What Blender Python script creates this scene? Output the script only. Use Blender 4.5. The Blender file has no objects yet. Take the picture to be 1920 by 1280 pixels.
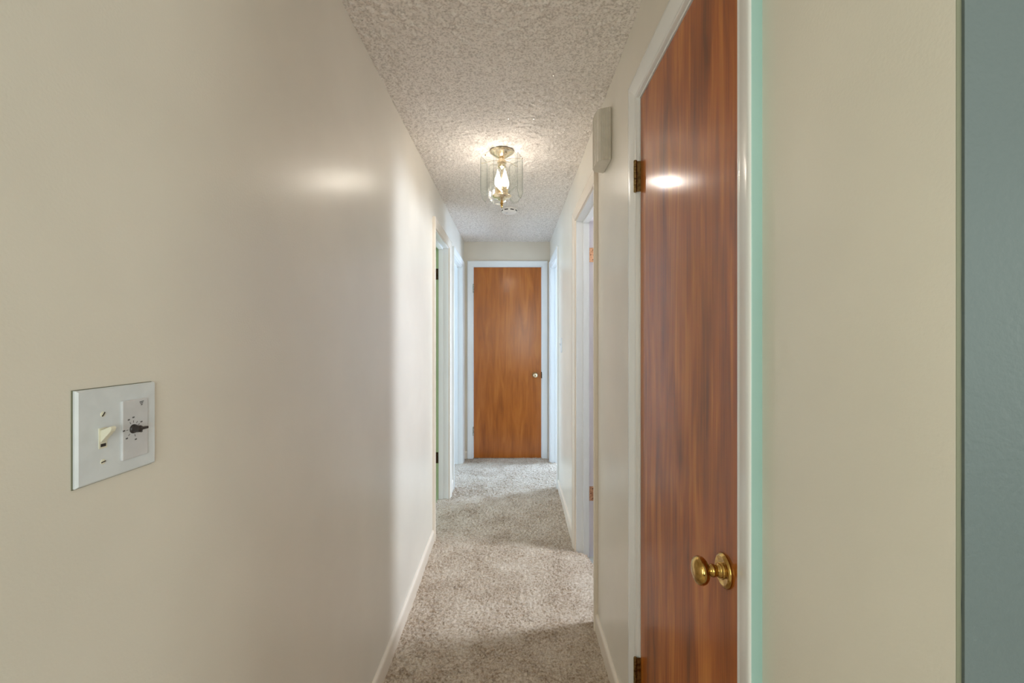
import bpy, bmesh, math, random
import numpy as np
from mathutils import Vector, Matrix

random.seed(7); np.random.seed(7)
sc = bpy.context.scene
C = sc.collection

# ------------------------------------------------------------------ camera, world, light, exposure
F = 840.0                      # focal length in pixels of the 1920 x 1280 frame
EYE = 1.365
cd = bpy.data.cameras.new('camera'); cam = bpy.data.objects.new('camera', cd); C.objects.link(cam)
cd.sensor_width = 36.0; cd.lens = F / 1920.0 * 36.0
cd.shift_x = -2.0 / 1920.0; cd.shift_y = -6.0 / 1920.0
cd.clip_start = 0.02
cam.location = (0, 0, EYE); cam.rotation_euler = (math.radians(90), 0, 0)
sc.camera = cam

w = bpy.data.worlds.new('world'); sc.world = w; w.use_nodes = True
w.node_tree.nodes['Background'].inputs[0].default_value = (0.75, 0.88, 1.0, 1)
w.node_tree.nodes['Background'].inputs[1].default_value = 1.0

vs = sc.view_settings
vs.view_transform = 'Standard'; vs.look = 'None'; vs.gamma = 1.0; vs.use_curve_mapping = False
vs.exposure = 0.3
sc.cycles.use_denoising = True
sc.cycles.max_bounces = 10; sc.cycles.diffuse_bounces = 8; sc.cycles.transparent_max_bounces = 20
sc.cycles.use_adaptive_sampling = True; sc.cycles.adaptive_threshold = 0.02
sc.cycles.caustics_reflective = False; sc.cycles.caustics_refractive = False

def daylight(name, loc, look, sx, sy, power, col):
    """daylight at a window of one of the rooms around the hall; the left one is added"""
    l = bpy.data.lights.new(name, 'AREA'); l.shape = 'RECTANGLE'; l.size = sx; l.size_y = sy
    l.energy = power; l.color = col
    o = bpy.data.objects.new(name, l); C.objects.link(o); o.location = loc
    o.rotation_euler = (Vector(look)).to_track_quat('-Z', 'Y').to_euler()
    return o
daylight('daylight_bathroom',   (2.02, 2.42, 1.90), (-1, 0, -0.8), 0.30, 0.60, 70, (0.80, 0.88, 1.0))
daylight('daylight_bedroom',    (2.60, 4.95, 1.50), (-1, -0.15, 0), 0.55, 1.20, 122, (0.55, 0.74, 1.0))
daylight('daylight_green_room', (-2.55, 3.15, 1.40), (1, 0, 0), 0.90, 1.10, 34, (0.74, 0.88, 1.0))
daylight('daylight_end_room',   (-2.55, 4.45, 1.40), (1, 0, 0), 0.90, 1.20, 48, (0.50, 0.74, 1.0))
daylight('daylight_side_window', (2.92, -0.70, 1.50), (-1, 0, 0), 0.80, 1.20, 14, (0.94, 1.0, 0.90))
daylight('daylight_rear_window', (1.00, -2.92, 1.50), (0, 1, 0), 1.80, 1.30, 54, (0.90, 0.99, 0.95))
daylight('added_left_light', (-0.46, -1.15, 1.50), (1, 0, 0), 0.90, 1.20, 20, (0.90, 1.0, 0.86))  # added light, unseen behind the camera, brightens the near right wall

# ------------------------------------------------------------------ dimensions
XL, XR = -0.525, 0.395         # hall faces of the side walls
YF = 4.79                      # far wall
ZC = 2.397                     # ceiling
TW = 0.115                     # wall thickness
YC = 0.400                     # outside corner of the right wall
HEAD = 2.105                   # head of the door openings
CW, CT = 0.060, 0.020          # casing width and thickness

def carpet_level(y):
    return np.interp(y, [0, 2.1, 2.8, 3.65, 4.8], [0.0, 0.004, 0.03, 0.066, 0.082])

# ------------------------------------------------------------------ materials
def lin(c):
    return tuple(((v/255)/12.92 if v/255 <= 0.04045 else ((v/255+0.055)/1.055)**2.4) for v in c) + (1,)
def mat(name):
    m = bpy.data.materials.new(name); m.use_nodes = True
    nt = m.node_tree; return m, nt, nt.nodes['Principled BSDF']
def nn(nt, t, **kw):
    n = nt.nodes.new(t)
    for k, v in kw.items():
        if k in n.inputs: n.inputs[k].default_value = v
        else: setattr(n, k, v)
    return n
def coords(nt, scale=(1,1,1)):
    tc = nn(nt, 'ShaderNodeTexCoord'); mp = nn(nt, 'ShaderNodeMapping'); mp.inputs['Scale'].default_value = scale
    nt.links.new(tc.outputs['Object'], mp.inputs['Vector']); return mp.outputs['Vector']
def ramp(nt, fac, stops):
    r = nn(nt, 'ShaderNodeValToRGB'); e = r.color_ramp.elements
    while len(e) < len(stops): e.new(0.5)
    for i, (p, c) in enumerate(stops): e[i].position = p; e[i].color = c
    nt.links.new(fac, r.inputs['Fac']); return r.outputs['Color']
def bump(nt, p, h, strength, dist):
    b = nn(nt, 'ShaderNodeBump', Strength=strength, Distance=dist)
    nt.links.new(h, b.inputs['Height']); nt.links.new(b.outputs['Normal'], p.inputs['Normal']); return b

def paint(name, rgb, rough=0.38, peel=0.10, pscale=210, blotch=0.04, spec=0.5):
    m, nt, p = mat(name); c = lin(rgb)
    p.inputs['Roughness'].default_value = rough; p.inputs['Specular IOR Level'].default_value = spec
    v = coords(nt)
    n1 = nn(nt, 'ShaderNodeTexNoise', Scale=2.3, Detail=3.0); nt.links.new(v, n1.inputs['Vector'])
    d = tuple(x*(1-blotch) for x in c[:3]) + (1,); u = tuple(min(1, x*(1+blotch)) for x in c[:3]) + (1,)
    nt.links.new(ramp(nt, n1.outputs['Fac'], [(0.35, d), (0.65, u)]), p.inputs['Base Color'])
    if peel:
        n2 = nn(nt, 'ShaderNodeTexNoise', Scale=pscale, Detail=2.0); nt.links.new(v, n2.inputs['Vector'])
        bump(nt, p, n2.outputs['Fac'], peel, 0.002)
    return m
def metal(name, rgb, rough=0.22, wear=None):
    m, nt, p = mat(name); p.inputs['Metallic'].default_value = 1.0
    v = coords(nt); n = nn(nt, 'ShaderNodeTexNoise', Scale=90.0, Detail=4.0); nt.links.new(v, n.inputs['Vector'])
    c = lin(rgb); d = lin(wear or tuple(x*0.75 for x in rgb))
    nt.links.new(ramp(nt, n.outputs['Fac'], [(0.35, d), (0.6, c)]), p.inputs['Base Color'])
    r = nn(nt, 'ShaderNodeMapRange'); r.inputs['To Min'].default_value = rough*0.7; r.inputs['To Max'].default_value = rough*1.5
    nt.links.new(n.outputs['Fac'], r.inputs['Value']); nt.links.new(r.outputs['Result'], p.inputs['Roughness'])
    return m
def plastic(name, rgb, rough=0.35):
    m, nt, p = mat(name); p.inputs['Roughness'].default_value = rough
    v = coords(nt); n = nn(nt, 'ShaderNodeTexNoise', Scale=40.0, Detail=2.0); nt.links.new(v, n.inputs['Vector'])
    c = lin(rgb); d = tuple(x*0.95 for x in c[:3]) + (1,)
    nt.links.new(ramp(nt, n.outputs['Fac'], [(0.4, d), (0.6, c)]), p.inputs['Base Color'])
    return m
def wood(name, dark, mid, light, across, gloss, seed=0.0, streak=0.5):
    """varnished flush-door veneer: long vertical grain, broad bands and cathedral figure; across = grain axis scale"""
    m, nt, p = mat(name); L = nt.links
    tc = nn(nt, 'ShaderNodeTexCoord')
    def mp(s, off):
        q = nn(nt, 'ShaderNodeMapping'); q.inputs['Scale'].default_value = s; q.inputs['Location'].default_value = (off, off*1.7, off*0.6)
        L.new(tc.outputs['Object'], q.inputs['Vector']); return q.outputs['Vector']
    a = across
    def noise(scale, det, s, off, dist=0.0):
        n = nn(nt, 'ShaderNodeTexNoise', Scale=scale, Detail=det, Distortion=dist); L.new(mp(s, seed+off), n.inputs['Vector']); return n.outputs['Fac']
    broad = noise(1.0, 3, (7*a[0]+0.01, 7*a[1]+0.01, 1.1), 0, 0.6)
    fig = noise(1.0, 5, (16*a[0]+0.01, 16*a[1]+0.01, 2.0), 3.1, 1.2)
    fine = noise(1.0, 4, (190*a[0]+0.01, 190*a[1]+0.01, 3.0), 7.7)
    def mix(x, y, f):
        n = nn(nt, 'ShaderNodeMix'); n.data_type = 'FLOAT'; n.inputs[0].default_value = f
        L.new(x, n.inputs[2]); L.new(y, n.inputs[3]); return n.outputs[0]
    val = mix(mix(broad, fig, streak), fine, 0.20)
    L.new(ramp(nt, val, [(0.33, lin(dark)), (0.5, lin(mid)), (0.66, lin(light))]), p.inputs['Base Color'])
    p.inputs['Roughness'].default_value = 0.5; p.inputs['Specular IOR Level'].default_value = 0.15
    p.inputs['Coat Weight'].default_value = 0.5; p.inputs['Coat Roughness'].default_value = gloss; p.inputs['Coat IOR'].default_value = 1.5
    bump(nt, p, fine, 0.05, 0.0006)
    # slight ripple of the varnish, so that reflections wander
    rp = noise(1.0, 2, (9, 9, 2.2), 1.3); b = nn(nt, 'ShaderNodeBump', Strength=0.10, Distance=0.004)
    L.new(rp, b.inputs['Height']); L.new(b.outputs['Normal'], p.inputs['Coat Normal'])
    return m

M = {}
M['cream'] = paint('cream wall paint', (223, 217, 206), rough=0.31, peel=0.13, pscale=240)
M['far_cream'] = paint('far wall paint', (222, 212, 196), rough=0.4)
M['sage'] = paint('grey green wall paint', (90, 100, 101), rough=0.5, peel=0.35, pscale=160)
M['olive'] = paint('dark olive grey', (112, 112, 92), rough=0.6)
M['white'] = paint('white trim enamel', (232, 233, 233), rough=0.24, peel=0.04, pscale=60, blotch=0.02)
M['cream_trim'] = paint('cream trim enamel', (228, 217, 203), rough=0.26, peel=0.04, pscale=60, blotch=0.02)
M['mint'] = paint('old mint enamel', (164, 199, 195), rough=0.33, peel=0.05, pscale=50)
M['green'] = paint('green room paint', (172, 192, 148), rough=0.4)
M['lilac'] = paint('lilac room paint', (219, 212, 217), rough=0.4)
M['room'] = paint('pale room paint', (215, 216, 214), rough=0.5)
M['vinyl'] = paint('dark vinyl floor', (92, 84, 84), rough=0.35)
M['near_wood'] = wood('reddish varnished veneer', (88, 40, 6), (166, 88, 22), (210, 132, 52), (0, 1), 0.17, 0.0, 0.5)
M['far_wood'] = wood('honey varnished veneer', (134, 68, 14), (168, 91, 25), (188, 112, 40), (1, 0), 0.20, 11.0, 0.55)
M['far_wood'].node_tree.nodes['Principled BSDF'].inputs['Coat Weight'].default_value = 0.9
M['brass'] = metal('aged brass', (206, 170, 100), 0.09, (170, 132, 70))
M['pale_brass'] = metal('pale brass', (238, 224, 198), 0.18, (220, 198, 160))
M['old_brass'] = metal('dull dark brass', (156, 130, 84), 0.34, (104, 82, 50))
M['dark_bronze'] = metal('dark bronze', (74, 58, 40), 0.4, (48, 38, 28))
M['copper'] = metal('copper hinge', (226, 176, 140), 0.4, (196, 140, 104))
M['steel'] = metal('nickel', (190, 186, 176), 0.25)
M['plate'] = plastic('white plastic', (216, 221, 226), 0.3)
M['ivory'] = plastic('ivory plastic', (222, 218, 200), 0.3)
M['insert'] = plastic('pale grey plastic', (206, 206, 210), 0.35)
M['dark'] = plastic('dark plastic', (44, 38, 36), 0.4)
M['print'] = plastic('grey print', (96, 94, 96), 0.6)
M['chime'] = plastic('putty plastic', (214, 207, 194), 0.4)
M['detector'] = plastic('detector plastic', (242, 238, 235), 0.4)

def carpet_mat():
    m, nt, p = mat('beige cut pile carpet'); L = nt.links
    v = coords(nt)
    a = nn(nt, 'ShaderNodeTexNoise', Scale=105.0, Detail=4.0, Roughness=0.65); L.new(v, a.inputs['Vector'])
    b = nn(nt, 'ShaderNodeTexNoise', Scale=6.0, Detail=3.0); L.new(v, b.inputs['Vector'])
    mx = nn(nt, 'ShaderNodeMix'); mx.data_type = 'FLOAT'; mx.inputs[0].default_value = 0.3
    L.new(a.outputs['Fac'], mx.inputs[2]); L.new(b.outputs['Fac'], mx.inputs[3])
    L.new(ramp(nt, mx.outputs[0], [(0.37, lin((140, 118, 96))), (0.5, lin((188, 171, 152))), (0.66, lin((216, 204, 189)))]), p.inputs['Base Color'])
    p.inputs['Roughness'].default_value = 0.95; p.inputs['Specular IOR Level'].default_value = 0.1
    p.inputs['Sheen Weight'].default_value = 0.25; p.inputs['Sheen Roughness'].default_value = 0.5
    c = nn(nt, 'ShaderNodeTexNoise', Scale=330.0, Detail=2.0); L.new(v, c.inputs['Vector'])
    bump(nt, p, c.outputs['Fac'], 0.6, 0.004)
    return m
def popcorn_mat():
    m, nt, p = mat('popcorn ceiling'); L = nt.links
    v = coords(nt)
    a = nn(nt, 'ShaderNodeTexNoise', Scale=130.0, Detail=4.0); L.new(v, a.inputs['Vector'])
    L.new(ramp(nt, a.outputs['Fac'], [(0.36, lin((202, 194, 187))), (0.55, lin((238, 231, 225)))]), p.inputs['Base Color'])
    p.inputs['Roughness'].default_value = 0.9; p.inputs['Specular IOR Level'].default_value = 0.2
    c = nn(nt, 'ShaderNodeTexNoise', Scale=300.0, Detail=2.0); L.new(v, c.inputs['Vector'])
    bump(nt, p, c.outputs['Fac'], 0.5, 0.003)
    return m
M['carpet'] = carpet_mat(); M['popcorn'] = popcorn_mat()

def glass_mat(name, tint, base):
    m = bpy.data.materials.new(name); m.use_nodes = True; nt = m.node_tree; nt.nodes.clear()
    out = nn(nt, 'ShaderNodeOutputMaterial'); t = nn(nt, 'ShaderNodeBsdfTransparent'); g = nn(nt, 'ShaderNodeBsdfGlossy')
    t.inputs['Color'].default_value = tint; g.inputs['Roughness'].default_value = 0.04
    g.inputs['Color'].default_value = (1, 1, 1, 1)
    lw = nn(nt, 'ShaderNodeLayerWeight', Blend=0.12)
    mr = nn(nt, 'ShaderNodeMapRange'); mr.inputs['To Min'].default_value = base; mr.inputs['To Max'].default_value = 0.55
    nt.links.new(lw.outputs['Fresnel'], mr.inputs['Value'])
    mx = nn(nt, 'ShaderNodeMixShader'); nt.links.new(mr.outputs['Result'], mx.inputs[0])
    nt.links.new(t.outputs[0], mx.inputs[1]); nt.links.new(g.outputs[0], mx.inputs[2]); nt.links.new(mx.outputs[0], out.inputs[0])
    return m
M['glass'] = glass_mat('clear pane', (0.985, 0.995, 0.985, 1), 0.03)
M['glass_edge'] = glass_mat('pane edge', (0.34, 0.42, 0.38, 1), 0.14)
M['bevel'] = glass_mat('pane bevel', (0.84, 0.86, 0.84, 1), 0.14)

def emit(name, col, s):
    m = bpy.data.materials.new(name); m.use_nodes = True; nt = m.node_tree; nt.nodes.clear()
    out = nn(nt, 'ShaderNodeOutputMaterial'); e = nn(nt, 'ShaderNodeEmission'); e.inputs[0].default_value = col; e.inputs[1].default_value = s
    nt.links.new(e.outputs[0], out.inputs[0]); return m
M['filament'] = emit('glowing filament', (1.0, 0.88, 0.77, 1), 960.0)
def bulb_mat():
    m = emit('lit bulb glass', (1.0, 0.90, 0.78, 1), 5.0); nt = m.node_tree
    out = [n for n in nt.nodes if n.type == 'OUTPUT_MATERIAL'][0]; e = [n for n in nt.nodes if n.type == 'EMISSION'][0]
    t = nn(nt, 'ShaderNodeBsdfTransparent'); mx = nn(nt, 'ShaderNodeMixShader'); mx.inputs[0].default_value = 0.30
    nt.links.new(t.outputs[0], mx.inputs[1]); nt.links.new(e.outputs[0], mx.inputs[2]); nt.links.new(mx.outputs[0], out.inputs[0]); return m
M['bulb'] = bulb_mat()

# ------------------------------------------------------------------ mesh helpers
def link(name, bm, material, parent=None, smooth=False, bevel=0.0, seg=2):
    if bevel:
        bmesh.ops.bevel(bm, geom=list(bm.edges), offset=bevel, segments=seg, profile=0.5, affect='EDGES', clamp_overlap=True)
    bmesh.ops.recalc_face_normals(bm, faces=bm.faces)
    me = bpy.data.meshes.new(name); bm.to_mesh(me); bm.free()
    for mm in (material if isinstance(material, (list, tuple)) else [material]): me.materials.append(mm)
    if smooth:
        for p in me.polygons: p.use_smooth = True
        me.set_sharp_from_angle(angle=math.radians(40))
    o = bpy.data.objects.new(name, me); C.objects.link(o)
    if parent is not None: o.parent = parent; o.matrix_parent_inverse = parent.matrix_world.inverted() if False else Matrix.Translation(-Vector(parent.location))
    return o
def empty(name, loc=(0,0,0)):
    o = bpy.data.objects.new(name, None); o.empty_display_size = 0.05; o.location = loc; C.objects.link(o); return o
def root_of(o): return o
def box(bm, x0, x1, y0, y1, z0, z1, mi=0):
    v = [bm.verts.new((x, y, z)) for z in (z0, z1) for y in (y0, y1) for x in (x0, x1)]
    for q in ((0,2,3,1), (4,5,7,6), (0,1,5,4), (2,6,7,3), (0,4,6,2), (1,3,7,5)):
        f = bm.faces.new([v[i] for i in q]); f.material_index = mi
def bx(*a): bm = bmesh.new(); box(bm, *a); return bm
def lathe(prof, axis_o, axis_d, n=32, bm=None, mi=0):
    """prof: (distance along axis, radius)"""
    bm = bm or bmesh.new(); d = Vector(axis_d).normalized(); o = Vector(axis_o)
    u = d.orthogonal().normalized(); v = d.cross(u)
    rings = []
    for t, r in prof:
        if r < 1e-6: rings.append([bm.verts.new(o + d*t)])
        else: rings.append([bm.verts.new(o + d*t + (u*math.cos(2*math.pi*k/n) + v*math.sin(2*math.pi*k/n))*r) for k in range(n)])
    for a, b in zip(rings, rings[1:]):
        for k in range(n):
            k2 = (k+1) % n
            q = [a[k % len(a)], a[k2 % len(a)], b[k2 % len(b)], b[k % len(b)]]
            q2 = []
            for x in q:
                if x not in q2: q2.append(x)
            if len(q2) > 2: bm.faces.new(q2).material_index = mi
    for r, ok in ((rings[0], 1), (rings[-1], 1)):
        if len(r) > 2: bm.faces.new(r).material_index = mi
    return bm
def tube(pts, r, n=8, bm=None):
    bm = bm or bmesh.new(); P = [Vector(p) for p in pts]; prev = None; rings = []
    for i, p in enumerate(P):
        d = (P[min(i+1, len(P)-1)] - P[max(i-1, 0)]).normalized()
        u = (prev - d*prev.dot(d)).normalized() if prev is not None else d.orthogonal().normalized()
        prev = u; v = d.cross(u)
        rings.append([bm.verts.new(p + (u*math.cos(2*math.pi*k/n) + v*math.sin(2*math.pi*k/n))*r) for k in range(n)])
    for a, b in zip(rings, rings[1:]):
        for k in range(n): bm.faces.new((a[k], a[(k+1) % n], b[(k+1) % n], b[k]))
    bm.faces.new(rings[0]); bm.faces.new(rings[-1]); return bm
def prism(poly, z0, z1, bm=None):
    bm = bm or bmesh.new()
    a = [bm.verts.new((x, y, z0)) for x, y in poly]; b = [bm.verts.new((x, y, z1)) for x, y in poly]
    n = len(poly)
    for i in range(n): bm.faces.new((a[i], a[(i+1) % n], b[(i+1) % n], b[i]))
    bm.faces.new(a); bm.faces.new(b); return bm
def tag(o, label=None, cat=None, group=None, kind=None):
    if label: o['label'] = label
    if cat: o['category'] = cat
    if group: o['group'] = group
    if kind: o['kind'] = kind
    return o
def struct(o, label, cat): return tag(o, label, cat, None, 'structure')

def height_field(name, x0, x1, y0, y1, step, zfun, material):
    nx = int(round((x1-x0)/step))+1; ny = int(round((y1-y0)/step))+1
    X, Y = np.meshgrid(np.linspace(x0, x1, nx), np.linspace(y0, y1, ny))
    dx, dy, Z = zfun(X, Y)
    dx[:, [0, -1]] = 0; dy[[0, -1], :] = 0
    co = np.stack([X+dx, Y+dy, Z], -1).reshape(-1, 3)
    i = np.arange(nx*ny).reshape(ny, nx)
    q = np.stack([i[:-1, :-1], i[:-1, 1:], i[1:, 1:], i[1:, :-1]], -1).reshape(-1, 4)
    me = bpy.data.meshes.new(name)
    me.vertices.add(len(co)); me.vertices.foreach_set('co', co.astype(np.float32).ravel())
    me.loops.add(q.size); me.loops.foreach_set('vertex_index', q.astype(np.int32).ravel())
    me.polygons.add(len(q)); me.polygons.foreach_set('loop_start', np.arange(0, q.size, 4, dtype=np.int32))
    me.update(calc_edges=True); me.validate()
    me.materials.append(material)
    o = bpy.data.objects.new(name, me); C.objects.link(o); return o
def blur(a, k):
    for _ in range(k): a = (a + np.roll(a, 1, 0) + np.roll(a, -1, 0) + np.roll(a, 1, 1) + np.roll(a, -1, 1))/5
    return a / a.std()

# ------------------------------------------------------------------ floor and ceiling of the hall
def carpet_z(X, Y):
    n1 = blur(np.random.randn(*X.shape), 1); n2 = blur(np.random.randn(*X.shape), 5)
    wav = 0.004*np.sin(Y*5.1 + 0.9*np.sin(X*4)) + 0.003*np.sin(Y*9.3+1.0)
    return 0.0013*np.random.randn(*X.shape), 0.0013*np.random.randn(*X.shape), carpet_level(Y) + wav*np.clip(Y-1.5, 0, 1) + 0.0024*n1 + 0.0014*n2 - 0.06*np.clip(((np.clip(X-0.405, 0, 1)/0.062)**2 + (np.clip(Y-2.66, 0, 1)/0.125)**2 - 1)*1.2, 0, 1)*(X > 0.405)*(Y > 2.66)*(Y < 2.9)
fl = height_field('floor', XL-TW+0.03, XR+TW-0.03, YC, YF+0.03, 0.0048, carpet_z, M['carpet'])
struct(fl, 'beige cut-pile carpet running the length of the hall', 'carpet')
def pop_z(X, Y):
    n1 = blur(np.random.randn(*X.shape), 1); n2 = blur(np.random.randn(*X.shape), 4)
    h = np.clip(n1*0.7 + n2*0.8, -0.6, 2.4)
    return 0.001*np.random.randn(*X.shape), 0.001*np.random.randn(*X.shape), ZC - 0.0019*h
ce = height_field('ceiling', XL-0.02, XR+0.02, YC, YF+0.02, 0.0048, pop_z, M['popcorn'])
struct(ce, 'sprayed popcorn ceiling over the hall', 'ceiling')
# glitter flakes sprayed into the ceiling texture
bm = bmesh.new()
for k in range(1500):
    p = Vector((random.uniform(XL, XR), random.uniform(1.0, YF), ZC-0.0045)); r = 0.0011
    n = Vector((random.gauss(0, .5), random.gauss(0, .5), -1)).normalized(); u = n.orthogonal().normalized(); v = n.cross(u)
    bm.faces.new([bm.verts.new(p + u*r*a + v*r*b) for a, b in ((-1,-1), (1,-1), (1,1), (-1,1))])
gm, gnt, gp = mat('mica glitter'); gp.inputs['Metallic'].default_value = 1.0; gp.inputs['Roughness'].default_value = 0.12; gp.inputs['Base Color'].default_value = (0.9, 0.9, 0.9, 1)
g = link('glitter', bm, gm, ce); tag(g, 'tiny mica sparkles in the ceiling texture', None, None, 'stuff')

# ------------------------------------------------------------------ walls
# door openings: (clear start, clear end) along the wall
NEAR = (0.775, 1.400)
R1 = (2.147, 2.800); R2 = (3.912, 4.640)
L1 = (2.985, 3.640); L2 = (3.925, 4.600)
JT = 0.018                                       # jamb board thickness
def side_wall(name, x0, x1, y0, y1, opens, material, label, z0=-0.06, z1=ZC+0.01):
    bm = bmesh.new(); y = y0
    for a, b in opens:
        box(bm, x0, x1, y, a-JT, z0, z1); box(bm, x0, x1, a-JT, b+JT, HEAD+JT, z1); y = b+JT
    box(bm, x0, x1, y, y1, z0, z1)
    return struct(link(name, bm, material), label, 'wall')
side_wall('wall_left', XL-TW, XL, -3.0, YF+TW, [L1, L2], M['cream'], 'satin cream wall with the double switch plate')
wr = side_wall('wall_right', XR, XR+TW, YC, YF+TW, [NEAR, R1, R2], M['cream'], 'cream wall holding the chime box and the reddish door')
# far wall with the honey door
FD = (-0.424, 0.304); FH = 2.126
bm = bmesh.new()
box(bm, XL, FD[0]-JT, YF, YF+TW, -0.06, ZC+0.01); box(bm, FD[1]+JT, XR, YF, YF+TW, -0.06, ZC+0.01)
box(bm, FD[0]-JT, FD[1]+JT, YF, YF+TW, FH+JT, ZC+0.01)
struct(link('wall_far', bm, M['far_cream']), 'short cream end wall around the honey wood door', 'wall')
# return of the right wall, facing the room the camera stands in; the dark olive strip at the corner is a part of it
wn = struct(link('wall_near', bx(XR+0.0042, 3.0, YC-0.004, YC-0.0003, -0.06, ZC+0.01), M['sage']), 'grey green wall turning away at the right corner', 'wall')
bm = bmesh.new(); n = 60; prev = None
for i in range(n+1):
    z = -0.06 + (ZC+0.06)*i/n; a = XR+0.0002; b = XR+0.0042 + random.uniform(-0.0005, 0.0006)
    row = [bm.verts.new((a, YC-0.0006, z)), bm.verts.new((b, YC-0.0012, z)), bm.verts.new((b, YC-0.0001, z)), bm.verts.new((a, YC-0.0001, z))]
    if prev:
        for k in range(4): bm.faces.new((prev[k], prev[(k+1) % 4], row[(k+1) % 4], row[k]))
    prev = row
link('corner_strip', bm, M['olive'], wn)

# the rooms around the hall, plain shells that hold the daylight
def room(name, x0, x1, y0, y1, wm, fm, label, skip=(), zf=0.0):
    t = 0.05; bm = bmesh.new()
    if 'x0' not in skip: box(bm, x0-t, x0, y0-t, y1+t, -0.06, ZC+0.05)
    if 'x1' not in skip: box(bm, x1, x1+t, y0-t, y1+t, -0.06, ZC+0.05)
    if 'y0' not in skip: box(bm, x0, x1, y0-t, y0, -0.06, ZC+0.05)
    if 'y1' not in skip: box(bm, x0, x1, y1, y1+t, -0.06, ZC+0.05)
    struct(link('wall_'+name, bm, wm), 'plain painted walls of the ' + label, 'wall')
    struct(link('floor_'+name, bx(x0, x1, y0, y1, -0.06, zf), fm), 'floor of the ' + label, 'floor')
    struct(link('ceiling_'+name, bx(x0, x1, y0, y1, ZC, ZC+0.05), M['room']), 'flat ceiling of the ' + label, 'ceiling')
room('bathroom', XR+TW, 2.10, 1.60, 3.40, M['room'], M['vinyl'], 'bathroom right of the hall', ('x0',), 0.012)
room('bedroom', XR+TW, 2.70, 3.50, 6.20, M['room'], M['carpet'], 'bedroom at the far right of the hall', ('x0',), 0.07)
room('green_room', -2.65, XL-TW, 1.60, 3.74, M['room'], M['carpet'], 'room behind the nearer left doorway', ('x1',), 0.055)
room('end_room', -2.65, XL-TW, 3.85, 6.20, M['room'], M['carpet'], 'room at the far left of the hall', ('x1',), 0.07)
# the entry room behind the camera
bm = bmesh.new()
box(bm, XL, 3.05, -3.05, -3.0, -0.06, ZC+0.05); box(bm, 3.0, 3.05, -3.0, YC, -0.06, ZC+0.05)
struct(link('wall_entry', bm, M['sage']), 'painted walls of the room behind the camera', 'wall')
struct(link('floor_entry', bx(XL, 3.0, -3.0, YC, -0.06, 0.0), M['carpet']), 'carpet of the room behind the camera', 'floor')
struct(link('ceiling_entry', bx(XL, 3.0, -3.0, YC, ZC-0.002, ZC+0.05), M['popcorn']), 'ceiling of the room behind the camera', 'ceiling')

# ------------------------------------------------------------------ door frames: jambs, stops and mitred casings
CASING = [(0.0, 0.0), (0.0, 0.0085), (0.0015, 0.0105), (0.006, 0.0115), (0.010, 0.0105), (0.014, 0.0120), (0.030, 0.0160),
          (0.046, 0.0192), (0.054, CT), (0.0575, 0.0194), (CW-0.0005, 0.0172), (CW, 0.015), (CW, 0.0)]
def frame(n, side, a, b, head, label, mat_c, mat_j, mat_r=None, mint=False, hinge=None):
    """side: 'L', 'R' wall (opening runs along y) or 'F' far wall (opening runs along x)"""
    def P(s, v, z):                               # s along the wall, v out of the wall into the hall (negative: into the wall)
        return {'L': (XL+v, s, z), 'R': (XR-v, s, z), 'F': (s, YF-v, z)}[side]
    root = struct(empty('trim_%d' % n, P((a+b)/2, 0, 0)), label, 'door frame')
    def pbox(name, s0, s1, v0, v1, z0, z1, m, bev=0.0008):
        p, q = P(s0, v0, z0), P(s1, v1, z1)
        lo = [min(i, j) for i, j in zip(p, q)]; hi = [max(i, j) for i, j in zip(p, q)]
        return link(name, bx(lo[0], hi[0], lo[1], hi[1], lo[2], hi[2]), m, root, bevel=bev, seg=1)
    z0 = 0.0 if side != 'F' else 0.05
    mr = mat_r or mat_j
    st0, st1 = -0.068, -TW+0.036                  # stop zone; beyond it lies the rabbet that takes the door
    if side == 'R' and n == 1: st0, st1 = -0.060, -0.045
    for s0, s1, d in ((a-JT, a, 1), (b, b+JT, -1)):
        pbox('jamb', s0, s1, 0.0, -TW+0.036, z0, head+JT, mat_j)
        pbox('rabbet', s0, s1, -TW+0.0355, -TW, z0, head+JT, mr)
        e = a if d == 1 else b
        if n not in (1, 2): pbox('stop', e, e+d*0.011, -0.042, st1, z0, head, mat_j)
    pbox('jamb', a, b, 0.0, -TW+0.036, head, head+JT, mat_j)
    pbox('rabbet', a, b, -TW+0.0355, -TW, head, head+JT, mr)
    if n not in (1, 2): pbox('stop', a+0.011, b-0.011, -0.042, st1, head-0.011, head, mat_j)
    rv = 0.005
    path = [lambda u: (a-rv-u, z0), lambda u: (a-rv-u, head+rv+u), lambda u: (b+rv+u, head+rv+u), lambda u: (b+rv+u, z0)]
    for i in range(3):
        bm = bmesh.new()
        A = [bm.verts.new(P(path[i](u)[0], v, path[i](u)[1])) for u, v in CASING]
        B = [bm.verts.new(P(path[i+1](u)[0], v, path[i+1](u)[1])) for u, v in CASING]
        for k in range(len(CASING)-1):
            f = bm.faces.new((A[k], A[k+1], B[k+1], B[k]))
            if mint and i == 0 and k >= len(CASING)-3: f.material_index = 1
        bm.faces.new(A); bm.faces.new(B)
        link('casing_head' if i == 1 else 'casing_leg', bm, [mat_c, M['mint']], root, smooth=True)
    return root, P
t1, P1 = frame(1, 'R', NEAR[0], NEAR[1], HEAD+0.01, 'white casing around the reddish door, with one mint outer edge', M['white'], M['white'], mint=True)
t2, P2 = frame(2, 'F', FD[0], FD[1], FH, 'white casing around the honey door at the end', M['white'], M['white'])
t3, P3 = frame(3, 'R', R1[0], R1[1], HEAD-0.01, 'pale casing of the open bathroom doorway under the chime box', M['cream_trim'], M['white'], M['lilac'])
t4, P4 = frame(4, 'R', R2[0], R2[1], HEAD-0.01, 'white casing of the far right doorway beside the end door', M['white'], M['white'])
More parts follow.
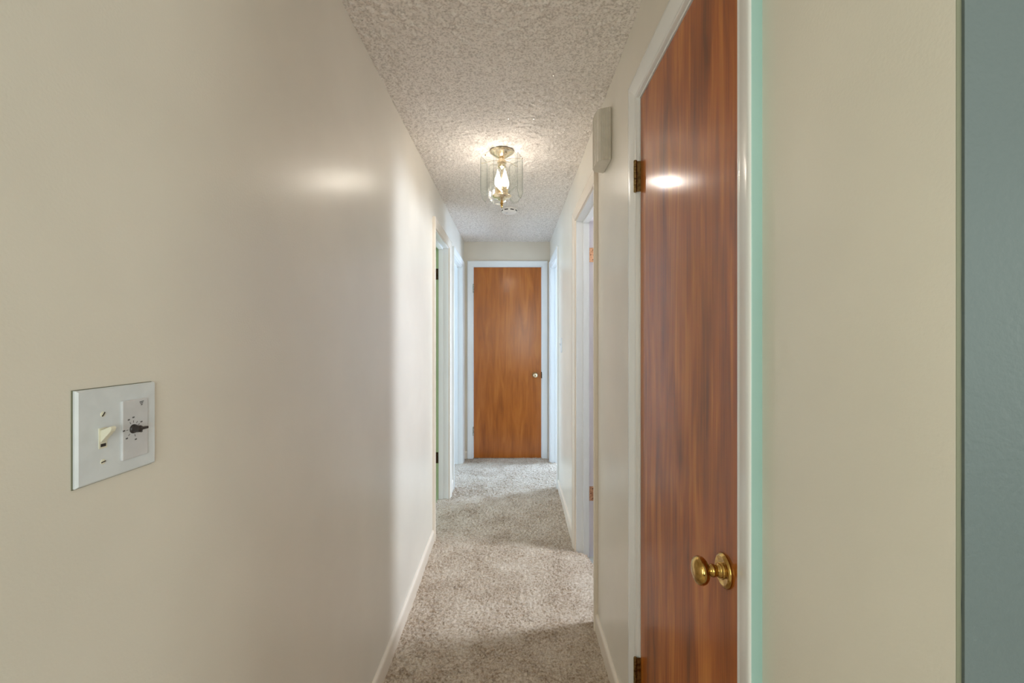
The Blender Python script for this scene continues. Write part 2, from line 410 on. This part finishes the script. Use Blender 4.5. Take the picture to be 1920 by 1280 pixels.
t5, P5 = frame(5, 'L', L1[0], L1[1], HEAD-0.01, 'white casing of the nearer left doorway with green inner jamb', M['cream_trim'], M['white'], M['green'])
t6, P6 = frame(6, 'L', L2[0], L2[1], HEAD-0.01, 'white casing of the far left doorway beside the end door', M['white'], M['white'])

# ------------------------------------------------------------------ baseboards
BASE = [(0, -0.03), (0.0125, -0.03), (0.0125, 0.060), (0.0115, 0.070), (0.0085, 0.077), (0.004, 0.0795), (0, 0.080)]
def base_piece(P, s0, s1, parent):
    bm = bmesh.new()
    A = [bm.verts.new(P(s0, v, z + float(carpet_level(s0)) if P is not P2 else z + 0.08)) for v, z in BASE]
    B = [bm.verts.new(P(s1, v, z + float(carpet_level(s1)) if P is not P2 else z + 0.08)) for v, z in BASE]
    n = len(BASE)
    for k in range(n): bm.faces.new((A[k], A[(k+1) % n], B[(k+1) % n], B[k]))
    bm.faces.new(A); bm.faces.new(B); return link('board', bm, M['cream_trim'], parent, smooth=True)
CO = CW + 0.005
bl = struct(empty('baseboard_left', (XL, 1.5, 0)), 'cream baseboard along the left wall', 'baseboard')
for s0, s1 in ((-3.0, 2.1), (2.1, L1[0]-CO), (L1[1]+CO, L2[0]-CO)): base_piece(P5, s0, s1, bl)
br = struct(empty('baseboard_right', (XR, 1.5, 0)), 'cream baseboard along the right wall', 'baseboard')
for s0, s1 in ((YC, NEAR[0]-CO), (NEAR[1]+CO, R1[0]-CO), (R1[1]+CO, R2[0]-CO)): base_piece(P3, s0, s1, br)
bf = struct(empty('baseboard_far', (0, YF, 0)), 'short white baseboard pieces beside the end door casing', 'baseboard')
for s0, s1 in ((XL, FD[0]-CO), (FD[1]+CO, XR)): base_piece(P2, s0, s1, bf)

# ------------------------------------------------------------------ hinges and knobs
def barrel(parent, x, y, z0, z1, r, m):
    n = 5; h = (z1-z0)/n
    for k in range(n):
        link('knuckle', lathe([(0.0004, r*0.8), (0.0010, r), (h-0.0010, r), (h-0.0004, r*0.8)], (x, y, z0+k*h), (0, 0, 1), 14), m, parent, smooth=True)
    for zz, d in ((z1, 1), (z0, -1)):
        link('pin_tip', lathe([(0, r*0.95), (0.0015, r*0.95), (0.003, r*0.5), (0.0035, 0)], (x, y, zz), (0, 0, d), 14), m, parent, smooth=True)

# near door, closed, reddish veneer
DX = XR + 0.003
d1 = struct(empty('door_1', (DX+0.017, (NEAR[0]+NEAR[1])/2, 0.02)), 'closed reddish brown varnished door in the right foreground', 'door')
link('slab', bx(DX, DX+0.035, NEAR[0]+0.002, NEAR[1]-0.0025, 0.022, HEAD+0.007), M['near_wood'], d1, bevel=0.0012, seg=2)
for zt in (1.918, 0.368):
    h = link('hinge', bx(XR-0.0080, DX+0.001, NEAR[1]-0.0024, NEAR[1]-0.0002, zt-0.095, zt), M['old_brass'], d1, bevel=0.0004, seg=1)
    h['label'] = 'dull brass butt hinge'
    barrel(h, XR-0.0135, NEAR[1]-0.0015, zt-0.095, zt, 0.0055, M['old_brass'])
ky, kz = 0.842, 0.929
shrink = lambda pr: [(t, r*0.88) for t, r in pr]
ros = link('rosette', lathe(shrink([(0, 0.0355), (0.002, 0.0362), (0.0045, 0.0350), (0.0062, 0.0318), (0.0070, 0.0300), (0.0072, 0.0288), (0.0066, 0.027),
     (0.0066, 0.018), (0.009, 0.0165)]), (DX, ky, kz), (-1, 0, 0), 56), M['brass'], d1, smooth=True)
kn = link('knob', lathe(shrink([(0.006, 0.0150), (0.012, 0.0150), (0.0135, 0.0138), (0.0148, 0.0118), (0.0165, 0.0112), (0.020, 0.0128), (0.0235, 0.0136), (0.0265, 0.0128), (0.0285, 0.0108),
     (0.030, 0.0105), (0.0325, 0.0150), (0.036, 0.0225), (0.0405, 0.0275), (0.046, 0.0295), (0.051, 0.0283), (0.0545, 0.0262),
     (0.0555, 0.0246), (0.0552, 0.0240), (0.058, 0.019), (0.0597, 0.011), (0.0602, 0)]), (DX, ky, kz), (-1, 0, 0), 56), M['brass'], d1, smooth=True)
kn['label'] = 'round polished brass knob'

# far door, closed, honey veneer
d2 = struct(empty('door_2', (0, YF+0.02, 0.09)), 'closed honey coloured wood door at the end of the hall', 'door')
link('slab', bx(FD[0]+0.003, FD[1]-0.003, YF+0.002, YF+0.037, 0.086, FH-0.003), M['far_wood'], d2, bevel=0.0015, seg=1)
for zc in (1.897, 0.375):
    h = link('hinge', bx(FD[0]-0.001, FD[0]+0.0015, YF-0.010, YF+0.03, zc-0.045, zc+0.045), M['steel'], d2)
    barrel(h, FD[0]+0.0005, YF-0.0105, zc-0.045, zc+0.045, 0.0065, M['steel'])
kx, kzz = 0.236, 0.972
link('rosette', lathe([(0, 0.031), (0.003, 0.031), (0.006, 0.028), (0.008, 0.014)], (kx, YF+0.002, kzz), (0, -1, 0), 32), M['old_brass'], d2, smooth=True)
link('knob', lathe([(0.006, 0.012), (0.024, 0.0105), (0.030, 0.018), (0.038, 0.0255), (0.047, 0.0265), (0.055, 0.022), (0.058, 0.017), (0.058, 0)], (kx, YF+0.002, kzz), (0, -1, 0), 32), M['pale_brass'], d2, smooth=True)
link('key_button', lathe([(0, 0.006), (0.003, 0.006), (0.004, 0.004), (0.004, 0)], (kx, YF-0.056, kzz), (0, -1, 0), 16), M['old_brass'], d2, smooth=True)
link('strike_plate', bx(FD[1]-0.004, FD[1]+0.003, YF-0.0095, YF+0.01, kzz-0.034, kzz+0.034), M['dark_bronze'], t2, bevel=0.001, seg=1)

# doors standing open inside the side rooms, hinged on the far jambs
def open_door(n, side, b, m, hm, label, zf, head):
    sx = 1 if side == 'R' else -1
    x0 = (XR + TW if side == 'R' else XL - TW)
    root = struct(empty('door_%d' % n, (x0, b, zf)), label, 'door')
    lo, hi = sorted((x0 + sx*0.004, x0 + sx*0.60))
    link('slab', bx(lo, hi, b-0.037, b-0.002, zf+0.012, head-0.004), m, root, bevel=0.001, seg=1)
    for zt in (1.93, 0.44):
        l2, h2 = sorted((x0 - sx*0.033, x0 - sx*0.002))
        h = link('hinge', bx(l2, h2, b-0.0018, b-0.0001, zt-0.089, zt), hm, root)
        barrel(h, x0+sx*0.004, b-0.001, zt-0.089, zt, 0.0055, hm)
        for q in (0.014, 0.0445, 0.075):
            link('screw', lathe([(0, 0.0032), (0.0006, 0.0030), (0.0008, 0)], (x0-sx*(0.012 if q != 0.0445 else 0.024), b-0.0017, zt-q), (0, -1, 0), 10), M['dark_bronze'], h)
    return root
open_door(3, 'R', R1[1], M['lilac'], M['copper'], 'open lilac bathroom door with copper hinges, right side', 0.02, HEAD-0.01)
open_door(4, 'L', L1[1], M['green'], M['dark_bronze'], 'open green door with dark hinges in the nearer left doorway', 0.06, HEAD-0.01)

# ------------------------------------------------------------------ ceiling lamp
LX, LY = -0.062, 2.47
lamp = tag(empty('ceiling_lamp', (LX, LY, ZC)), 'lit brass and clear glass ceiling lamp with candle bulbs', 'lamp')
zc = ZC - 0.002
link('canopy', lathe([(0, 0.066), (0.003, 0.068), (0.007, 0.066), (0.012, 0.058), (0.022, 0.044), (0.032, 0.030), (0.037, 0.022), (0.040, 0.016)], (LX, LY, zc), (0, 0, -1), 48), M['pale_brass'], lamp, smooth=True)
link('neck', lathe([(0.036, 0.014), (0.048, 0.014), (0.050, 0.021), (0.056, 0.021), (0.058, 0.026), (0.066, 0.026), (0.068, 0.020), (0.080, 0.020), (0.082, 0.023), (0.090, 0.021), (0.094, 0.010), (0.098, 0.006)], (LX, LY, zc), (0, 0, -1), 32), M['pale_brass'], lamp, smooth=True)
link('stem', lathe([(0.09, 0.004), (0.252, 0.004)], (LX, LY, zc), (0, 0, -1), 12), M['pale_brass'], lamp, smooth=True)
zp = zc - 0.252
link('bulb_tray', lathe([(0.010, 0.050), (0.004, 0.054), (0, 0.053), (-0.004, 0.046), (-0.010, 0.040), (-0.012, 0.028), (-0.020, 0.014), (-0.024, 0.008), (-0.024, 0.004)], (LX, LY, zp), (0, 0, 1), 40), M['pale_brass'], lamp, smooth=True)
link('finial', lathe([(0, 0.005), (0.006, 0.005), (0.009, 0.009), (0.014, 0.009), (0.018, 0.005), (0.023, 0.0075), (0.028, 0.0055), (0.032, 0.003), (0.036, 0.0035), (0.040, 0)], (LX, LY, zp-0.022), (0, 0, -1), 20), M['brass'], lamp, smooth=True)
for k in range(4):
    a = math.radians(35 + 90*k); x, y = LX + 0.028*math.cos(a), LY + 0.028*math.sin(a)
    s = link('candle_sleeve', lathe([(0.004, 0.0125), (0.008, 0.0115), (0.044, 0.0115), (0.047, 0.0125), (0.050, 0.0085)], (x, y, zp), (0, 0, 1), 20), M['pale_brass'], lamp, smooth=True)
    bulb = link('bulb', lathe([(0.048, 0.0070), (0.054, 0.0100), (0.064, 0.0148), (0.076, 0.0168), (0.090, 0.0160), (0.104, 0.0125), (0.120, 0.0072), (0.138, 0.0030), (0.152, 0.0)], (x, y, zp), (0, 0, 1), 18), M['bulb'], s, smooth=True)
    link('filament', lathe([(0.074, 0.0024), (0.098, 0.0024)], (x, y, zp), (0, 0, 1), 6), M['filament'], s)
# six clear panes with clipped lower corners and a bevelled rim
PW, PT0, PB0, AP, TH = 0.113, ZC-0.034, ZC-0.265, 0.103, 0.0042
def pane_outline(i):
    """outline inset by i"""
    h = PW/2 - i; c = 0.036 - i*0.41; r = 0.016 - i
    top = PT0 - i; bot = PB0 + i
    return [(-h+r, top), (-h, top-r), (-h, bot+c), (-h+c, bot), (h-c, bot), (h, bot+c), (h, top-r), (h-r, top)]
for k in range(6):
    az = math.radians(-90 + 13 + 60*k); nrm = Vector((math.cos(az), math.sin(az), 0)); tan = Vector((-math.sin(az), math.cos(az), 0))
    org = Vector((LX, LY, 0)) + nrm*AP
    def pt(u, z, d): return org + tan*u + nrm*d + Vector((0, 0, z))
    bm = bmesh.new()
    o = pane_outline(0.0); inn = pane_outline(0.008); n = len(o)
    vo = [bm.verts.new(pt(u, z, 0.0018)) for u, z in o]; vb = [bm.verts.new(pt(u, z, 0)) for u, z in o]; vi = [bm.verts.new(pt(u, z, TH)) for u, z in inn]
    bm.faces.new(vb).material_index = 0; bm.faces.new(vi).material_index = 0
    for i in range(n):
        j = (i+1) % n
        bm.faces.new((vo[i], vo[j], vb[j], vb[i])).material_index = 1
        bm.faces.new((vo[i], vo[j], vi[j], vi[i])).material_index = 2
    pane = link('pane', bm, [M['glass'], M['glass_edge'], M['bevel']], lamp)
    zz = PT0 - 0.020
    arm = tube([Vector((LX, LY, zz+0.004)) + nrm*0.020, Vector((LX, LY, zz+0.007)) + nrm*0.06, Vector((LX, LY, zz)) + nrm*(AP-0.004), Vector((LX, LY, zz-0.001)) + nrm*(AP+0.013)], 0.0013, 6)
    link('hook', arm, M['pale_brass'], lamp, smooth=True)
    link('hook_nub', lathe([(0, 0.0), (0.0005, 0.003), (0.004, 0.003), (0.005, 0)], tuple(Vector((LX, LY, zz-0.001)) + nrm*(AP+0.012)), tuple(nrm), 10), M['old_brass'], lamp, smooth=True)

# ------------------------------------------------------------------ smoke detector
SX, SY = -0.030, 3.57
sd = tag(empty('smoke_detector', (SX, SY, ZC)), 'round white smoke detector on the ceiling behind the lamp', 'smoke detector')
link('mounting_ring', lathe([(0, 0.064), (0.008, 0.066), (0.010, 0.064)], (SX, SY, ZC-0.001), (0, 0, -1), 48), M['detector'], sd, smooth=True)
link('cover', lathe([(0.009, 0.060), (0.012, 0.062), (0.024, 0.060), (0.032, 0.053), (0.036, 0.040), (0.037, 0.0)], (SX, SY, ZC-0.001), (0, 0, -1), 48), M['detector'], sd, smooth=True)
for k in range(8):
    a0 = math.radians(45*k + 8); bm = bmesh.new(); pr = None
    for i in range(7):
        a = a0 + math.radians(28)*i/6
        row = [bm.verts.new((SX + r*math.cos(a), SY + r*math.sin(a), ZC - z)) for r, z in ((0.0628, 0.0165), (0.0615, 0.0235), (0.058, 0.0235), (0.058, 0.0165))]
        if pr:
            for q in range(4): bm.faces.new((pr[q], pr[(q+1) % 4], row[(q+1) % 4], row[q]))
        else: bm.faces.new(row)
        pr = row
    bm.faces.new(pr); link('vent_slot', bm, M['dark'], sd)
link('test_button', lathe([(0, 0.009), (0.002, 0.009), (0.003, 0.007), (0.003, 0)], (SX-0.02, SY-0.015, ZC-0.0375), (0, 0, -1), 20), M['insert'], sd, smooth=True)

# ------------------------------------------------------------------ door chime box on the right wall
ch = tag(empty('door_chime', (XR, 1.86, 2.079)), 'putty coloured ribbed door chime box high on the right wall', 'chime')
CZ0, CZ1 = 2.079, 2.290
link('back_plate', bx(XR-0.006, XR+0.0005, 1.794, 1.938, CZ0+0.004, CZ1-0.004), M['chime'], ch, bevel=0.001, seg=1)
prof = [(XR-0.004, 1.788), (XR-0.0485, 1.806), (XR-0.0525, 1.812), (XR-0.0565, 1.840), (XR-0.0575, 1.866), (XR-0.0565, 1.892), (XR-0.0525, 1.914), (XR-0.0460, 1.926), (XR-0.004, 1.942)]
link('cover', prism(prof, CZ0, CZ1), M['chime'], ch, bevel=0.0012, seg=2)
for i in range(6):                                # vertical ribs on the near cheek
    t = 0.10 + 0.15*i; x = prof[0][0]*(1-t) + prof[1][0]*t; y = prof[0][1]*(1-t) + prof[1][1]*t
    link('rib', prism([(x-0.0025, y+0.0006), (x-0.0012, y-0.0022), (x+0.0012, y-0.0031), (x+0.0025, y-0.0014)], CZ0+0.001, CZ1-0.001), M['chime'], ch)
for yy in (1.828, 1.846, 1.866, 1.886, 1.904):    # and on the front
    xx = XR-0.0568 + (0.0015 if abs(yy-1.866) > 0.03 else -0.0005)
    link('rib', bx(xx-0.0018, xx+0.002, yy-0.0022, yy+0.0022, CZ0+0.001, CZ1-0.001), M['chime'], ch, bevel=0.0006, seg=1)

# ------------------------------------------------------------------ double switch plate with fan timer on the left wall
WX = XL
sp = tag(empty('switch_plate', (WX, 0.594, 1.243)), 'white double wall plate with toggle switch and timer dial', 'wall plate')
y0, y1, z0, z1 = 0.533, 0.651, 1.185, 1.302
bm = bmesh.new()
B = [bm.verts.new((WX, y, z)) for y, z in ((y0, z0), (y1, z0), (y1, z1), (y0, z1))]
T1 = [bm.verts.new((WX+0.0035, y, z)) for y, z in ((y0, z0), (y1, z0), (y1, z1), (y0, z1))]
q = 0.0022; T2 = [bm.verts.new((WX+0.0060, y, z)) for y, z in ((y0+q, z0+q), (y1-q, z0+q), (y1-q, z1-q), (y0+q, z1-q))]
for a, b in ((B, T1), (T1, T2)):
    for k in range(4): bm.faces.new((a[k], a[(k+1) % 4], b[(k+1) % 4], b[k]))
bm.faces.new(T2); bm.faces.new(B)
link('plate', bm, M['plate'], sp)
ty, tz = 0.5665, 1.239
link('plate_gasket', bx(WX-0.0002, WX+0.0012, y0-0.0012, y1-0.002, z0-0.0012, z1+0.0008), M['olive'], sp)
link('toggle_frame', bx(WX+0.0050, WX+0.0068, ty-0.0058, ty+0.0058, tz-0.0130, tz+0.0130), M['ivory'], sp, bevel=0.0004, seg=1)
link('toggle_slot', bx(WX+0.0060, WX+0.0071, ty-0.0036, ty+0.0036, tz-0.0108, tz-0.0070), M['dark'], sp)
bm = bmesh.new()                                  # the lever, thrown up
pv = [(WX+0.0060, tz-0.0060), (WX+0.0060, tz+0.0100), (WX+0.0185, tz+0.0150), (WX+0.0205, tz+0.0125), (WX+0.0190, tz+0.0085)]
A = [bm.verts.new((x, ty-0.0040, z)) for x, z in pv]; Bv = [bm.verts.new((x, ty+0.0040, z)) for x, z in pv]
for k in range(5): bm.faces.new((A[k], A[(k+1) % 5], Bv[(k+1) % 5], Bv[k]))
bm.faces.new(A); bm.faces.new(Bv); link('toggle_lever', bm, M['ivory'], sp, bevel=0.0008, seg=2)
for zz in (tz+0.0300, tz-0.0300):
    s = link('screw', lathe([(0, 0.0034), (0.0008, 0.0032), (0.0012, 0.002), (0.0013, 0)], (WX+0.0060, ty, zz), (1, 0, 0), 16), M['ivory'], sp, smooth=True)
    a = 0.9 if zz > tz else 0.15
    sb = bmesh.new(); c, sn = math.cos(a), math.sin(a)
    cr = [(0.0030*c - 0.0006*sn*k2, 0.0030*sn + 0.0006*c*k2) for k2 in (-1, 1)] + [(-0.0030*c - 0.0006*sn*k2, -0.0030*sn + 0.0006*c*k2) for k2 in (1, -1)]
    lo = [sb.verts.new((WX+0.0066, ty+u, zz+v)) for u, v in cr]; hi = [sb.verts.new((WX+0.0076, ty+u, zz+v)) for u, v in cr]
    for k in range(4): sb.faces.new((lo[k], lo[(k+1) % 4], hi[(k+1) % 4], hi[k]))
    sb.faces.new(lo); sb.faces.new(hi); link('screw_slot', sb, M['dark'], s)
iy0, iy1, iz0, iz1 = 0.5930, 0.6340, 1.2025, 1.2815
ti = link('timer_insert', bx(WX+0.005, WX+0.0085, iy0, iy1, iz0, iz1), M['insert'], sp, bevel=0.0008, seg=2)
dy, dz = 0.6095, 1.2420
link('dial', lathe([(0, 0.0062), (0.002, 0.0060), (0.0030, 0.0050), (0.010, 0.0045), (0.011, 0.003), (0.011, 0)], (WX+0.0082, dy, dz), (1, 0, 0), 24), M['dark'], ti, smooth=True)
link('dial_pointer', bx(WX+0.0135, WX+0.0195, dy-0.003, dy+0.0125, dz-0.0016, dz+0.0016), M['dark'], ti, bevel=0.0006, seg=1)
def mark(name, u, v, lu, lv, rot=0.0):
    bm = bmesh.new(); c, s = math.cos(rot), math.sin(rot)
    pts = [(dy+u + a*lu*c - b*lv*s, dz+v + a*lu*s + b*lv*c) for a, b in ((-1,-1), (1,-1), (1,1), (-1,1))]
    lo = [bm.verts.new((WX+0.0084, y, z)) for y, z in pts]; hi = [bm.verts.new((WX+0.0087, y, z)) for y, z in pts]
    for k in range(4): bm.faces.new((lo[k], lo[(k+1) % 4], hi[(k+1) % 4], hi[k]))
    bm.faces.new(lo); bm.faces.new(hi); link(name, bm, M['print'], ti)
for k, ang in enumerate((90, 55, 28, 120, 180, 225, 285, 335)):
    a = math.radians(ang); mark('dial_tick', 0.0098*math.cos(a), 0.0098*math.sin(a), 0.0016, 0.00035, a)
    if k not in (1,): mark('dial_numeral', 0.0148*math.cos(a), 0.0148*math.sin(a)*1.05, 0.0016, 0.0009, 0.12)
for k in range(3): mark('maker_mark', 0.0135, 0.0352-0.0021*k, 0.0034 - 0.0010*k, 0.0006, 0.1)

# ------------------------------------------------------------------ single switch on the right wall between the doorways
s2 = tag(empty('light_switch', (XR, 3.645, 1.31)), 'small white light switch on the right wall between two doorways', 'switch')
link('plate', bx(XR-0.0055, XR+0.0002, 3.610, 3.680, 1.250, 1.367), M['plate'], s2, bevel=0.002, seg=2)
bm = bmesh.new(); pv = [(XR-0.0055, 1.300), (XR-0.0055, 1.318), (XR-0.017, 1.324), (XR-0.018, 1.316)]
A = [bm.verts.new((x, 3.641, z)) for x, z in pv]; Bv = [bm.verts.new((x, 3.649, z)) for x, z in pv]
for k in range(4): bm.faces.new((A[k], A[(k+1) % 4], Bv[(k+1) % 4], Bv[k]))
bm.faces.new(A); bm.faces.new(Bv); link('toggle_lever', bm, M['plate'], s2)

# ------------------------------------------------------------------ frames of the daylight windows, and one around the added left light
def window(n, axis, wall, face, c, z, wd, ht, label):
    """axis: the wall's normal axis; wall: its face; face: plane of the glass; c: centre along the wall"""
    root = struct(empty('window_%d' % n, (wall, c, z-ht/2) if axis == 'x' else (c, wall, z-ht/2)), label, 'window')
    lo, hi = sorted((wall, face + (0.012 if face > wall else -0.012))); t = 0.05; h, v = wd/2, ht/2
    for name, a0, a1, z0, z1 in (('window_frame', c-h-t, c-h, z-v-t, z+v+t), ('window_frame', c+h, c+h+t, z-v-t, z+v+t),
                                 ('window_frame', c-h, c+h, z+v, z+v+t), ('window_sill', c-h, c+h, z-v-t, z-v)):
        link(name, bx(lo, hi, a0, a1, z0, z1) if axis == 'x' else bx(a0, a1, lo, hi, z0, z1), M['white'], root, bevel=0.003, seg=1)
window(1, 'x', 2.10, 1.80, 2.42, 1.90, 0.34, 0.62, 'white bathroom window out of sight right of the hall')
window(2, 'x', 2.70, 2.52, 4.95, 1.50, 0.70, 1.24, 'white bedroom window out of sight at the far right')
window(3, 'x', -2.65, -2.55, 3.15, 1.40, 0.92, 1.12, 'white window of the nearer left room, out of sight')
window(4, 'x', -2.65, -2.55, 4.45, 1.40, 0.92, 1.22, 'white window of the far left room, out of sight')
window(5, 'x', 3.00, 2.92, -0.70, 1.50, 0.82, 1.22, 'white window on the right of the room behind the camera')
window(6, 'y', -3.00, -2.92, 1.00, 1.50, 1.82, 1.32, 'wide white window at the back of the room behind the camera')
window(7, 'x', XL, -0.46, -1.15, 1.50, 0.92, 1.22, 'added white window frame around the left light, unseen behind the camera')
